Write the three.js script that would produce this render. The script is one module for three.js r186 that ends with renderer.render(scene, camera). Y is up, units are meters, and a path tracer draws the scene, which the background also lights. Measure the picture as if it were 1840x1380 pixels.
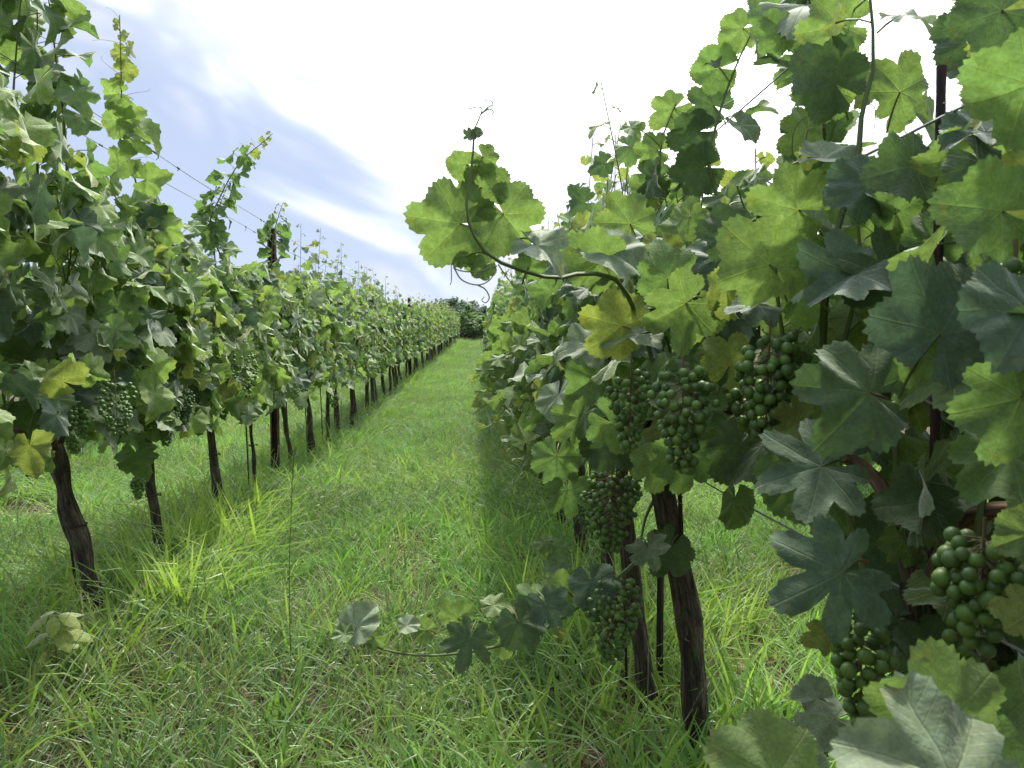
import * as THREE from 'three';
import { mergeGeometries } from 'three/addons/utils/BufferGeometryUtils.js';

// ---------------------------------------------------------------- camera, sky, sun, exposure
const scene = new THREE.Scene();
const FPX = 1444, VPX = 835, VPY = 630, EYE = 1.1;          // focal length and the rows' vanishing point, in pixels of an 1840 x 1380 frame
const camera = new THREE.PerspectiveCamera(2 * Math.atan(690 / FPX) * 180 / Math.PI, 1840 / 1380, 0.05, 900);
camera.position.set(0, EYE, 0);
{
  const yaw = Math.atan((920 - VPX) / FPX), pitch = -Math.atan((690 - VPY) / FPX);
  camera.rotation.set(pitch, -yaw, 0, 'YXZ');
  camera.updateMatrixWorld(true);
}
camera.focus = 3.2;
camera.userData.fStop = 13;
scene.add(camera);
const renderer = new THREE.WebGLRenderer({ antialias: true });
renderer.toneMapping = THREE.LinearToneMapping;
renderer.toneMappingExposure = 1.7;
renderer.shadowMap.enabled = true;

const SUN = new THREE.Vector3(Math.sin(0.2) * Math.cos(0.95), Math.sin(0.95), -Math.cos(0.2) * Math.cos(0.95)).normalize();
const sun = new THREE.DirectionalLight(new THREE.Color().setRGB(1, 0.95, 0.84), 3.3);
sun.position.copy(SUN).multiplyScalar(60);
sun.castShadow = true;
sun.shadow.radius = 6;
sun.shadow.mapSize.set(4096, 4096);
Object.assign(sun.shadow.camera, { left: -30, right: 30, top: 30, bottom: -30, near: 1, far: 160 });
scene.add(sun, sun.target);
sun.target.position.set(0, 0, -10);

// ---------------------------------------------------------------- random numbers and noise
const V = (x, y, z) => new THREE.Vector3(x, y, z);
const clamp = (v, a, b) => Math.min(b, Math.max(a, v));
const lerp = (a, b, t) => a + (b - a) * t;
const smooth = (a, b, v) => { const t = clamp((v - a) / (b - a), 0, 1); return t * t * (3 - 2 * t); };
function mulberry(a) {
  return () => { a |= 0; a = a + 0x6D2B79F5 | 0; let t = Math.imul(a ^ a >>> 15, 1 | a); t = t + Math.imul(t ^ t >>> 7, 61 | t) ^ t; return ((t ^ t >>> 14) >>> 0) / 4294967296; };
}
const hash3 = (x, y, z) => { let h = Math.imul(x, 374761393) + Math.imul(y, 668265263) + Math.imul(z, 2147483647 ^ 0x51ed270b); h = Math.imul(h ^ h >>> 13, 1274126177); return ((h ^ h >>> 16) >>> 0) / 4294967296; };
function noise3(x, y, z) {
  const xi = Math.floor(x), yi = Math.floor(y), zi = Math.floor(z), f = t => t * t * (3 - 2 * t);
  const u = f(x - xi), v = f(y - yi), w = f(z - zi), H = (a, b, c) => hash3(xi + a, yi + b, zi + c);
  return lerp(lerp(lerp(H(0, 0, 0), H(1, 0, 0), u), lerp(H(0, 1, 0), H(1, 1, 0), u), v), lerp(lerp(H(0, 0, 1), H(1, 0, 1), u), lerp(H(0, 1, 1), H(1, 1, 1), u), v), w);
}
function fbm(x, y, z, o = 5) { let s = 0, a = 0.5, n = 0; for (let i = 0; i < o; i++) { s += a * noise3(x, y, z); n += a; a *= 0.5; x = x * 2.03 + 7.1; y = y * 2.03 + 3.7; z = z * 2.03 + 1.3; } return s / n; }

// ---------------------------------------------------------------- the sky: thin bright cloud over pale blue
{
  const W = 2048, H = 1024, data = new Float32Array(W * H * 4), d = V(0, 0, 0);
  for (let j = 0; j < H; j++) {
    const el = ((j + 0.5) / H - 0.5) * Math.PI, ce = Math.cos(el);
    for (let i = 0; i < W; i++) {
      const az = ((i + 0.5) / W - 0.5) * 2 * Math.PI;
      d.set(ce * Math.cos(az), Math.sin(el), ce * Math.sin(az));
      const up = Math.max(d.y, 0), ang = Math.acos(clamp(d.dot(SUN), -1, 1));
      const wx = fbm(d.x * 2 + 11, d.y * 2, d.z * 2, 3), wz = fbm(d.x * 2, d.y * 2 + 5, d.z * 2 + 4, 3), v = d.y * 5.2 + d.x * 1.6 + d.z * 0.6;
      const big = fbm(d.x * 2.1 + wx * 1.1 + 3.1, v * 0.9 + wz, d.z * 2.1 + 9.4, 5);
      const fine = fbm(d.x * 5 + wx * 2, v * 2.3 + wz * 2, d.z * 5, 5);
      const glow = Math.exp(-Math.pow(ang / 0.66, 2)), veil = smooth(0.75, 0.535, ang - 0.17 * smooth(-0.2, 0.1, d.x + 0.25 * (0.2 - d.y)) + (big - 0.5) * 0.42 + (fine - 0.5) * 0.42);
      const cov = clamp(smooth(0.44, 0.58, big * 0.45 + fine * 0.55) * 0.9 + smooth(0.16, 0, up) * 0.3, 0, 1);
      const t = Math.pow(1 - up, 2.2);
      let r = lerp(0.28, 0.40, t), g = lerp(0.345, 0.47, t), b = lerp(0.50, 0.62, t);
      r = lerp(r, 0.53, cov); g = lerp(g, 0.56, cov); b = lerp(b, 0.635, cov);
      const white = 0.85 + 2.5 * glow;
      r = lerp(r, white, veil); g = lerp(g, white * 1.0, veil); b = lerp(b, white * 1.0, veil);
      const o = (j * W + i) * 4;
      data[o] = r; data[o + 1] = g; data[o + 2] = b; data[o + 3] = 1;
    }
  }
  const sky = new THREE.DataTexture(data, W, H, THREE.RGBAFormat, THREE.FloatType);
  sky.mapping = THREE.EquirectangularReflectionMapping;
  sky.magFilter = THREE.LinearFilter; sky.minFilter = THREE.LinearFilter;
  sky.needsUpdate = true;
  scene.background = sky; scene.environment = sky;
}

// ---------------------------------------------------------------- lie of the land; a pixel of the frame as a point d metres along the rows
const tableOf = f => { const a = [0]; for (let i = 1; i <= 1400; i++) a.push(a[i - 1] + f(i * 0.1) * 0.1); return d => { const t = clamp(d, 0, 139.8) * 10, i = Math.floor(t); return lerp(a[i], a[i + 1], t - i); }; };
const rise = tableOf(d => 0.0395 * smooth(6, 18, d) * (1 - smooth(50, 75, d)));
const bend = tableOf(d => 0.03 * smooth(7, 18, d) * (1 - smooth(60, 80, d)));
const groundY = (x, d) => rise(d) + (fbm(x * 1.3, 3, d * 1.3, 3) - 0.5) * 0.05;
const CR = V(1, 0, 0).applyQuaternion(camera.quaternion), CU = V(0, 1, 0).applyQuaternion(camera.quaternion), CF = V(0, 0, -1).applyQuaternion(camera.quaternion);
function P(px, py, d) {
  const r = CF.clone().addScaledVector(CR, (px - 920) / FPX).addScaledVector(CU, (690 - py) / FPX);
  return r.multiplyScalar(d / -r.z).add(camera.position);
}
const LEFT_X = -1.55, RIGHT_X = 0.6;

// ---------------------------------------------------------------- naming
const taken = {};
function numbered(name) { const n = taken[name] = (taken[name] ?? -1) + 1; return n ? `${name}_${String(n).padStart(3, '0')}` : name; }
function tag(o, label, category, group, kind) { if (label) o.userData.label = label; if (category) o.userData.category = category; if (group) o.userData.group = group; if (kind) o.userData.kind = kind; return o; }
function top(o, name) { o.name = numbered(name); scene.add(o); return o; }
function part(parent, name, geometry, material, kind) {
  const m = new THREE.Mesh(geometry, material); m.name = name; m.castShadow = m.receiveShadow = true;
  if (kind) m.userData.kind = kind;
  parent.add(m); return m;
}

// ---------------------------------------------------------------- textures
function dataTex(W, H, fn, srgb) {
  const a = new Uint8Array(W * H * 4);
  for (let j = 0; j < H; j++) for (let i = 0; i < W; i++) { const c = fn(i / W, j / H), o = (j * W + i) * 4; for (let k = 0; k < 3; k++) a[o + k] = clamp(c[k], 0, 1) * 255; a[o + 3] = 255; }
  const t = new THREE.DataTexture(a, W, H, THREE.RGBAFormat);
  t.wrapS = t.wrapT = THREE.RepeatWrapping; t.magFilter = THREE.LinearFilter; t.minFilter = THREE.LinearMipmapLinearFilter; t.generateMipmaps = true;
  if (srgb) t.colorSpace = THREE.SRGBColorSpace;
  t.needsUpdate = true; return t;
}
// noise that repeats after n cells
function tileNoise(u, v, n, s) {
  const x = u * n, y = v * n, xi = Math.floor(x), yi = Math.floor(y), f = t => t * t * (3 - 2 * t), a = f(x - xi), b = f(y - yi), H = (p, q) => hash3(((xi + p) % n + n) % n, ((yi + q) % n + n) % n, s);
  return lerp(lerp(H(0, 0), H(1, 0), a), lerp(H(0, 1), H(1, 1), a), b);
}
const tileFbm = (u, v, n, s, o = 4) => { let r = 0, a = 0.5, k = 0; for (let i = 0; i < o; i++) { r += a * tileNoise(u, v, n, s + i); k += a; a *= 0.5; n *= 2; } return r / k; };
const LOBES = [[0, 0.62], [0.92, 0.56], [-0.92, 0.56], [1.78, 0.5], [-1.78, 0.5], [2.56, 0.41], [-2.56, 0.41]];
function veinAt(x, y) {       // 0 away from veins, 1 on a vein, of a leaf whose stalk joins at 0,0 and whose tip points to +y
  const r = Math.hypot(x, y), th = Math.atan2(x, y);
  let best = 9, li = 0;
  LOBES.forEach(([a], i) => { const q = Math.abs(th - a); if (q < best) { best = q; li = i; } });
  const [a, L] = LOBES[li], s = r * Math.cos(th - a), t = Math.abs(r * Math.sin(th - a));
  let v = smooth(0.011 * (1 - 0.6 * s / L) + 0.004, 0.002, t);
  const ph = (s - t * 0.95 + (li % 2) * 0.03) / 0.085, fr = Math.abs(ph - Math.floor(ph) - 0.5);
  v = Math.max(v, 0.55 * smooth(0.05, 0.01, Math.abs(fr)) * smooth(0, 0.02, s));
  return v;
}
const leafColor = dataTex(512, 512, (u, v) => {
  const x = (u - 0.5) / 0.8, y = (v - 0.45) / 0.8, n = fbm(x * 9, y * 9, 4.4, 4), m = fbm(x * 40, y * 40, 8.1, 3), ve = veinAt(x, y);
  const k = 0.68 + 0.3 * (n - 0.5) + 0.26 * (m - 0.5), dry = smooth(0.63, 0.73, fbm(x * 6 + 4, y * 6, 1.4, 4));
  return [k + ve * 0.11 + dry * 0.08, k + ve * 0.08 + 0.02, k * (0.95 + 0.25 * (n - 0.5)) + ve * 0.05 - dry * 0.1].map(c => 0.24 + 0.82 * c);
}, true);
const leafBump = dataTex(512, 512, (u, v) => {
  const x = (u - 0.5) / 0.8, y = (v - 0.45) / 0.8, ve = veinAt(x, y), n = fbm(x * 13, y * 13, 2.4, 3), m = fbm(x * 60, y * 60, 6.6, 2);
  const k = 0.5 + 0.5 * (n - 0.5) + 0.16 * (m - 0.5) - 0.24 * ve; return [k, k, k];
});
const fibre = (u, v, nx, ny, s) => { const x = u * nx, y = v * ny, xi = Math.floor(x), yi = Math.floor(y), e = t => t * t * (3 - 2 * t), a = e(x - xi), b = e(y - yi), H = (p, q) => hash3(((xi + p) % nx + nx) % nx, ((yi + q) % ny + ny) % ny, s); return lerp(lerp(H(0, 0), H(1, 0), a), lerp(H(0, 1), H(1, 1), a), b); };
const barkAt = (u, v) => { const w = u + 0.05 * (tileFbm(u, v, 4, 61, 3) - 0.5), a = fibre(w, v, 14, 4, 3), b = fibre(w, v, 34, 9, 5), c = fibre(w, v, 80, 26, 7), p = tileFbm(u, v, 6, 9, 4); return clamp(0.5 * Math.abs(a - 0.5) * 2 + 0.32 * Math.abs(b - 0.5) * 2 + 0.18 * c + 0.3 * (p - 0.5), 0, 1); };
const barkBump = dataTex(512, 512, (u, v) => { const k = Math.pow(barkAt(u, v), 0.7); return [k, k, k]; });
const barkColor = dataTex(512, 512, (u, v) => { const r = Math.pow(barkAt(u, v), 0.8), s = tileFbm(u, v, 8, 13, 5), q = fibre(u, v, 120, 40, 23), k = 0.14 + 0.26 * r + 0.14 * (s - 0.5) + 0.1 * (q - 0.5), mo = smooth(0.56, 0.68, tileFbm(u, v, 6, 41, 4)) * 0.05; return [k * 1.08 + 0.015, k * 0.95 + 0.01 + mo, k * 0.84]; }, true);
const rustColor = dataTex(256, 256, (u, v) => { const s = tileFbm(u, v, 6, 3, 5), q = tileFbm(u, v, 24, 7, 4), w = smooth(0.42, 0.62, s * 0.65 + q * 0.35); return [lerp(0.24, 0.43, w) + 0.1 * (q - 0.5), lerp(0.2, 0.25, w) + 0.08 * (q - 0.5), lerp(0.2, 0.17, w) + 0.06 * (q - 0.5)]; }, true);
const soilColor = dataTex(1024, 1024, (u, v) => {
  const a = tileFbm(u, v, 5, 3, 6), b = tileFbm(u, v, 60, 17, 4), st = smooth(0.58, 0.7, tileNoise(u, v, 220, 31)), g = smooth(0.4, 0.62, a);
  const k = 0.75 + 0.7 * (b - 0.5);
  return [lerp(0.30, 0.24, g) * k + st * 0.14, lerp(0.235, 0.29, g) * k + st * 0.12, lerp(0.17, 0.12, g) * k + st * 0.06];
}, true);
const soilBump = dataTex(512, 512, (u, v) => { const k = 0.5 * tileFbm(u, v, 8, 3, 5) + 0.5 * tileFbm(u, v, 48, 9, 3); return [k, k, k]; });
const rep = (t, x, y) => { const c = t.clone(); c.repeat.set(x, y); c.needsUpdate = true; return c; };

// ---------------------------------------------------------------- materials
const C = (r, g, b) => new THREE.Color().setRGB(r, g, b);
const leafMat = (name, r, g, b, t, coat, rough) => new THREE.MeshPhysicalMaterial({ name, color: C(r, g, b), map: leafColor, bumpMap: leafBump, bumpScale: 0.0028, roughness: 1, transmission: t, thickness: 0, clearcoat: coat, clearcoatRoughness: rough, side: THREE.DoubleSide });
const LM = {
  deepShade: leafMat('deep green leaf', 0.115, 0.205, 0.065, 0.44, 0.26, 0.45),  // shaded copy of the leaf: shade is put into its colour
  mid: leafMat('green leaf', 0.23, 0.39, 0.095, 0.54, 0.2, 0.46),
  blue: leafMat('blue green leaf', 0.125, 0.215, 0.115, 0.40, 0.34, 0.45),  // bluish leaf, its colour lowered to paint the lower right shade
  lit: leafMat('fresh green leaf', 0.34, 0.51, 0.11, 0.56, 0.16, 0.48),  // lit copy of the leaf below, more light put into its colour
  light: leafMat('light green leaf', 0.265, 0.405, 0.095, 0.54, 0.18, 0.48),  // the same leaf darkened, the dimmer right row painted into its colour
  young: leafMat('young yellow green leaf', 0.40, 0.50, 0.10, 0.54, 0.15, 0.5),
  pale: leafMat('pale sky sheen leaf', 0.33, 0.43, 0.26, 0.4, 0.35, 0.48),  // grey sky sheen on tilted leaf tops, painted as base colour
};
const MIX = ['deepShade', 'mid', 'mid', 'mid', 'blue', 'light', 'light', 'mid', 'light', 'young', 'mid', 'pale'];
const stemMat = new THREE.MeshPhysicalMaterial({ name: 'green stem', color: C(0.10, 0.14, 0.045), roughness: 0.6 });
const redStemMat = new THREE.MeshPhysicalMaterial({ name: 'reddish stem', color: C(0.15, 0.105, 0.05), roughness: 0.6 });
const tendrilMat = new THREE.MeshPhysicalMaterial({ name: 'tendril', color: C(0.2, 0.24, 0.09), roughness: 0.6 });
const barkMat = new THREE.MeshStandardMaterial({ name: 'vine bark', map: barkColor, bumpMap: barkBump, bumpScale: 0.022, roughness: 0.95 });
const caneMat = new THREE.MeshStandardMaterial({ name: 'brown cane', map: barkColor, color: C(1.5, 1.2, 0.95), bumpMap: barkBump, bumpScale: 0.004, roughness: 0.9 });
const steelMat = new THREE.MeshStandardMaterial({ name: 'rusty steel', map: rustColor, roughness: 0.75, metalness: 0.15 });
const darkSteelMat = new THREE.MeshStandardMaterial({ name: 'dark iron', map: rustColor, color: C(0.32, 0.36, 0.42), roughness: 0.75, metalness: 0.2 });
const greySteelMat = new THREE.MeshStandardMaterial({ name: 'weathered zinc', color: C(0.2, 0.22, 0.24), roughness: 0.55, metalness: 0.5 });
const wireMat = new THREE.MeshStandardMaterial({ name: 'zinc wire', color: C(0.3, 0.31, 0.32), roughness: 0.45, metalness: 0.6 });
const berryMats = [[0.085, 0.165, 0.033], [0.11, 0.205, 0.038], [0.075, 0.14, 0.036]].map(c => new THREE.MeshPhysicalMaterial({ name: 'unripe grape', color: C(...c), roughness: 0.5, clearcoat: 0.12, clearcoatRoughness: 0.35 }));
const grassMat = new THREE.MeshPhysicalMaterial({ name: 'grass blade', color: C(1, 1, 1), roughness: 1, transmission: 0.5, thickness: 0, clearcoat: 0.08, clearcoatRoughness: 0.4, side: THREE.DoubleSide });

// ---------------------------------------------------------------- geometry helpers
function buildGeo(pos, idx, uv) {
  const g = new THREE.BufferGeometry();
  g.setAttribute('position', new THREE.Float32BufferAttribute(pos, 3));
  g.setAttribute('uv', new THREE.Float32BufferAttribute(uv, 2));
  g.setIndex(idx); g.computeVertexNormals(); return g;
}
// a tube along points; radius(t), optional bulge(t, angle) factor; uv in metres times uvScale
function tube(pts, radius, sides = 6, { segs, bulge, uvScale = 1, cap = true } = {}) {
  const curve = pts.length > 2 ? new THREE.CatmullRomCurve3(pts) : new THREE.LineCurve3(pts[0], pts[1]);
  const n = segs ?? Math.max(2, (pts.length - 1) * 3), pos = [], idx = [], uv = [];
  let N = V(0, 0, 0), T0 = curve.getTangent(0).normalize(); const len = curve.getLength();
  N.copy(Math.abs(T0.y) < 0.9 ? V(0, 1, 0) : V(1, 0, 0)).cross(T0).normalize();
  for (let i = 0; i <= n; i++) {
    const t = i / n, p = curve.getPoint(t), T = curve.getTangent(t).normalize();
    N.addScaledVector(T, -N.dot(T)).normalize(); const B = T.clone().cross(N), r = radius(t);
    for (let k = 0; k <= sides; k++) {
      const a = k / sides * Math.PI * 2, q = r * (bulge ? bulge(t, a) : 1), c = Math.cos(a) * q, s = Math.sin(a) * q;
      pos.push(p.x + N.x * c + B.x * s, p.y + N.y * c + B.y * s, p.z + N.z * c + B.z * s); uv.push(k / sides * uvScale, t * len * uvScale * 3);
      if (i && k) { const a0 = (i - 1) * (sides + 1) + k - 1, b0 = a0 + 1, c0 = i * (sides + 1) + k - 1, d0 = c0 + 1; idx.push(a0, b0, c0, b0, d0, c0); }
    }
  }
  if (cap) for (const i of [0, n]) {
    const p = curve.getPoint(i / n), c = pos.length / 3; pos.push(p.x, p.y, p.z); uv.push(0, 0);
    for (let k = 0; k < sides; k++) { const a = i * (sides + 1) + k; i ? idx.push(a, a + 1, c) : idx.push(a + 1, a, c); }
  }
  return buildGeo(pos, idx, uv);
}
// grape leaf: stalk joint at the origin, tip to +y, upper face to +z, about 1 wide
function leafGeo(seed, N, rings, depth, shape) {
  const R = mulberry(seed), GAP = 2.92, pos = [0, 0, 0], uv = [0.5, 0.45], idx = [];
  const L = LOBES.map(([a, l]) => [a + (R() - 0.5) * 0.12, l * (0.92 + 0.16 * R())]), dep = L.map(() => depth * (0.7 + 0.6 * R()));
  const teeth = N >= 40, outer = [], clefts = [0.46, -0.46, 1.36, -1.36].map((a, k) => [a + (R() - 0.5) * 0.12, N >= 40 ? (k < 2 ? 0.42 : 0.28) * R() * R() : 0]);
  for (let i = 0; i < N; i++) {
    const th = lerp(-GAP, GAP, i / (N - 1)); let r = 0.1;
    L.forEach(([a, l], k) => { const q = (th - a) / 0.5; r = Math.max(r, l * (1 - dep[k] * q * q)); });
    for (const [a, s] of clefts) r *= 1 - s * Math.exp(-(((th - a) / 0.085) ** 2));
    if (teeth) { const w = (N > 60 ? 0.035 : 0.045) + 0.05 * R() * R(); r *= i % 2 ? 1 - w * 0.5 : 1 + w * 0.7; } else r *= 0.97 + 0.08 * R();
    outer.push([r, th]);
  }
  const { fold, droop, ripple, curl } = shape, ph = R() * 6, ph2 = R() * 6;
  const Z = (x, y) => { const r = Math.hypot(x, y), th = Math.atan2(x, y); return fold * Math.abs(x) * (0.5 + y) - droop * r * r + ripple * r * r * Math.sin(3 * th + ph) + ripple * 0.55 * r * Math.sin(7 * th + ph2) * r + curl * y * y * y + 0.02 * Math.sin(x * 17 + ph) * Math.sin(y * 15 + ph2); };
  for (let k = 0; k < rings.length; k++) for (let i = 0; i < N; i++) {
    const f = rings[k], [r, th] = outer[i], rr = f === 1 ? r : f * (0.35 * r + 0.65 * (outer[Math.max(0, i - 1)][0] + r + outer[Math.min(N - 1, i + 1)][0]) / 3);
    const x = rr * Math.sin(th), y = rr * Math.cos(th); pos.push(x, y, Z(x, y)); uv.push(x * 0.8 + 0.5, y * 0.8 + 0.45);
    if (i) {
      const b = 1 + k * N + i, a = b - 1;
      if (k === 0) idx.push(0, b, a); else { const c = a - N, d = b - N; idx.push(c, d, b, c, b, a); }
    }
  }
  return buildGeo(pos, idx, uv);
}
const SHAPES = [
  { fold: 0.36, droop: 0.14, ripple: 0.24, curl: -0.4 }, { fold: -0.26, droop: 0.2, ripple: 0.3, curl: 0.2 }, { fold: 0.6, droop: 0.1, ripple: 0.28, curl: -0.8 },
  { fold: 0.12, droop: 0.24, ripple: 0.34, curl: -0.2 }, { fold: 0.45, droop: 0.18, ripple: 0.22, curl: -1.0 }, { fold: -0.45, droop: 0.16, ripple: 0.32, curl: 0.5 }, { fold: 0.2, droop: 0.34, ripple: 0.28, curl: -0.5 }, { fold: 0.8, droop: 0.08, ripple: 0.26, curl: -0.3 },
];
const DEPTHS = [0.17, 0.22, 0.15, 0.25, 0.2, 0.16, 0.3, 0.36];
const heroLeaves = [...SHAPES.map((s, i) => leafGeo(40 + i, 88, [0.3, 0.6, 0.84, 1], DEPTHS[i], s)), leafGeo(60, 88, [0.3, 0.6, 0.84, 1], 0.56, { fold: 0.1, droop: 0.10, ripple: 0.12, curl: -0.15 }), leafGeo(61, 88, [0.3, 0.6, 0.84, 1], 0.6, { fold: -0.05, droop: 0.11, ripple: 0.14, curl: 0 })];
const midLeaves = SHAPES.map((s, i) => leafGeo(70 + i, 46, [0.55, 1], DEPTHS[i], s));
const lowLeaves = SHAPES.slice(0, 6).map((s, i) => leafGeo(90 + i, 15, [1], DEPTHS[i], s));

function basis(n, t) { n = n.clone().normalize(); t = t.clone().addScaledVector(n, -t.dot(n)); if (t.lengthSq() < 1e-6) t.set(n.y, -n.x, 0.01); t.normalize(); return new THREE.Matrix4().makeBasis(t.clone().cross(n), t, n); }
function leafMatrix(p, n, t, s) { return basis(n, t).scale(V(s, s, s)).setPosition(p); }

// ---------------------------------------------------------------- one vine: trunk, canes, shoots, leaves, bunches
class Vine {
  constructor(x, d, seed, detail) {
    this.R = mulberry(seed); this.detail = detail; this.base = V(x, groundY(x, d), -d); this.g = new THREE.Group(); this.g.position.copy(this.base); this.leaves = 0; this.lists = {}; this.stems = []; this.far = [];
  }
  rnd(a = -1, b = 1) { return a + (b - a) * this.R(); }
  local(p) { return p.clone().sub(this.base); }
  leaf(p, n, t, s, mat, geo) {           // world-free: local point, normal, tip direction, width
    const R = this.R, m = mat ?? (this.mix ?? MIX)[Math.floor(R() * (this.mix ?? MIX).length)];
    if (this.detail === 'low') { this.far.push([Math.floor(R() * lowLeaves.length), leafMatrix(p, n, t, s), m]); return; }
    if (this.leaves >= 298) { (this.rest ??= []).push([leafMatrix(p, n, t, s), m]); return; }
    this.leaves++;
    const set = this.detail === 'hero' ? heroLeaves : midLeaves, g = geo ?? set[Math.floor(R() * 8)];
    const o = part(this.g, 'leaf', g, LM[m]); leafMatrix(p, n, t, s).decompose(o.position, o.quaternion, o.scale);
  }
  trunk(h, lean, r, { knots = 0.3, wob = 0.04, sides = 14, segs = 30, leanZ = 0 } = {}) {
    const R = this.R, pts = [], s = R() * 50;
    for (let i = 0; i <= 6; i++) { const t = i / 6; pts.push(V(lean * t + this.rnd() * wob * (i ? 1 : 0), lerp(-0.06, h, t), leanZ * t + this.rnd() * wob * (i ? 1 : 0))); }
    this.head = pts[6].clone();
    const geo = tube(pts, t => r * (1 + 0.5 * Math.exp(-t * 14) - 0.12 * t + 0.3 * smooth(0.86, 1, t)) * (0.92 + knots * (noise3(t * 9, s, 1) - 0.4)), sides, { segs, uvScale: 1, bulge: (t, a) => 1 + 0.15 * (noise3(Math.cos(a) * 1.6 + 5, Math.sin(a) * 1.6 + s, t * 7) - 0.5) + 0.13 * Math.sin(a * 5 + t * 9 + s) * noise3(t * 12, a, s) });
    part(this.g, 'trunk', geo, barkMat);
    return this;
  }
  tie(t, r) { const p = this.head.clone().multiplyScalar(t), g = tube([...Array(9)].map((_, i) => V(Math.cos(i / 8 * 6.3) * r, 0.006 * Math.sin(i * 2), Math.sin(i / 8 * 6.3) * r)), () => 0.003, 5, { segs: 20 }); part(this.g, 'tie', g.translate(p.x, p.y, p.z), darkSteelMat); return this; }
  canes(len = 0.42, y = 0.84) {
    this.cane = [];
    for (const s of [-1, 1]) {
      const h = this.head, pts = [h.clone().add(V(0, -0.03, 0)), V(lerp(h.x, 0, 0.35), (h.y + y) / 2 + 0.05, h.z + s * len * 0.25), V(this.rnd() * 0.03, y + 0.02, h.z * 0.4 + s * len * 0.6), V(this.rnd() * 0.03, y - 0.01, s * len)];
      this.cane.push(pts);
      part(this.g, 'cane', tube(pts, t => 0.013 - 0.006 * t, 7, { segs: 14, uvScale: 0.5 }), caneMat);
    }
    return this;
  }
  // a shoot along local points with leaves at its nodes
  shoot(pts, { r = 0.0045, gap = 0.07, size = 0.125, from = 0.06, tip = 0.3, out, mat, tipMat = 'young', fullness = 1, petiole = 0.075, tendrils = 0, bare = 0, flip = 0.25 } = {}) {
    const R = this.R, curve = new THREE.CatmullRomCurve3(pts), len = curve.getLength(), geos = [tube(pts, t => r * (1 - 0.75 * t) + 0.0006, this.detail === 'low' ? 4 : 6, { segs: Math.max(6, Math.round(len / (this.detail === 'low' ? 0.2 : 0.05))) })];
    const nodes = Math.floor(len * (1 - from) / gap); let side = R() < 0.5 ? 1 : -1;
    for (let i = 0; i < nodes; i++) {
      const u = from + (1 - from) * (i + 0.5) / nodes, p = curve.getPointAt(clamp(u, 0, 1)), T = curve.getTangentAt(clamp(u, 0, 1)); side = -side;
      if (R() > fullness) continue;
      let o = out ? out.clone().multiplyScalar(side) : V(side, 0, 0); o.add(V(this.rnd() * 0.5, 0, this.rnd() * 0.75)); o.addScaledVector(T, -o.dot(T) * 0.8).normalize();
      const small = smooth(1, 1 - tip, u), s = size * (0.28 + 0.72 * small) * this.rnd(0.72, 1.22), pl = petiole * (0.35 + 0.65 * small) * this.rnd(0.7, 1.3);
      const pe = p.clone().addScaledVector(o, pl).add(V(0, pl * this.rnd(0.1, 0.6), 0)), mid = p.clone().lerp(pe, 0.5).add(V(0, pl * 0.12, 0));
      if (this.detail !== 'low') geos.push(tube([p, mid, pe], () => this.detail === 'hero' ? 0.0016 : 0.0015, 4, { segs: 3, cap: false }));
      const back = R() < flip ? -0.5 : 1;
      const n = o.clone().multiplyScalar(0.65 * back).add(V(this.rnd() * 0.55, this.rnd(0.0, 0.95), this.rnd() * 0.7)), t = o.clone().multiplyScalar(0.6).add(V(this.rnd() * 0.8, this.rnd(-1.1, 0.25), this.rnd() * 0.8));
      this.leaf(pe, n, t, s, small < 0.55 ? tipMat : mat);
    }
    for (let i = 0; i < tendrils; i++) {
      const u = lerp(0.45, 1, (i + R()) / tendrils), p = curve.getPointAt(clamp(u, 0, 0.995)); geos.push(this.tendrilGeo(p, V(this.rnd(), this.rnd(0, 0.8), this.rnd() * 0.6), this.rnd(0.06, 0.12)));
    }
    part(this.g, 'shoot', mergeGeometries(geos), stemMat);
  }
  tendrilGeo(p, dir, len) {
    dir = dir.normalize(); const pts = [p.clone()], d = dir.clone(), ax = V(this.rnd(), this.rnd(), this.rnd()).normalize();
    for (let i = 1; i <= 9; i++) { pts.push(pts[i - 1].clone().addScaledVector(d, len / 7)); d.applyAxisAngle(ax, 0.06 + (i / 9) ** 2 * 0.9); }
    return tube(pts, t => 0.0011 - 0.0006 * t, 4, { segs: 18, cap: false });
  }
  canopy({ topY = 1.68, spread = 0.13, shoots = 9, fill = 110, size = 0.13, low = 0.7, tall = 0.15, half = 0.42, faces = 0.24, only = 0 } = {}) {
    const R = this.R;
    for (let i = 0; i < shoots; i++) {
      const z = lerp(-half, half, (i + 0.2 + 0.6 * R()) / shoots), h = R() < tall ? topY + this.rnd(0.15, 0.5) : topY + this.rnd(-0.22, 0.12), dx = this.rnd() * spread, dz = this.rnd() * 0.14;
      this.shoot([V(this.rnd() * 0.02, 0.84, z), V(dx * 0.6, 1.08, z + dz * 0.4), V(dx + this.rnd() * 0.04, lerp(1.08, h, 0.5), z + dz), V(dx * 0.9 + this.rnd() * 0.07, h, z + dz * 1.3 + this.rnd() * 0.06)], { size, tendrils: this.detail === 'low' ? 0 : 2, r: 0.0042 });
    }
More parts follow.
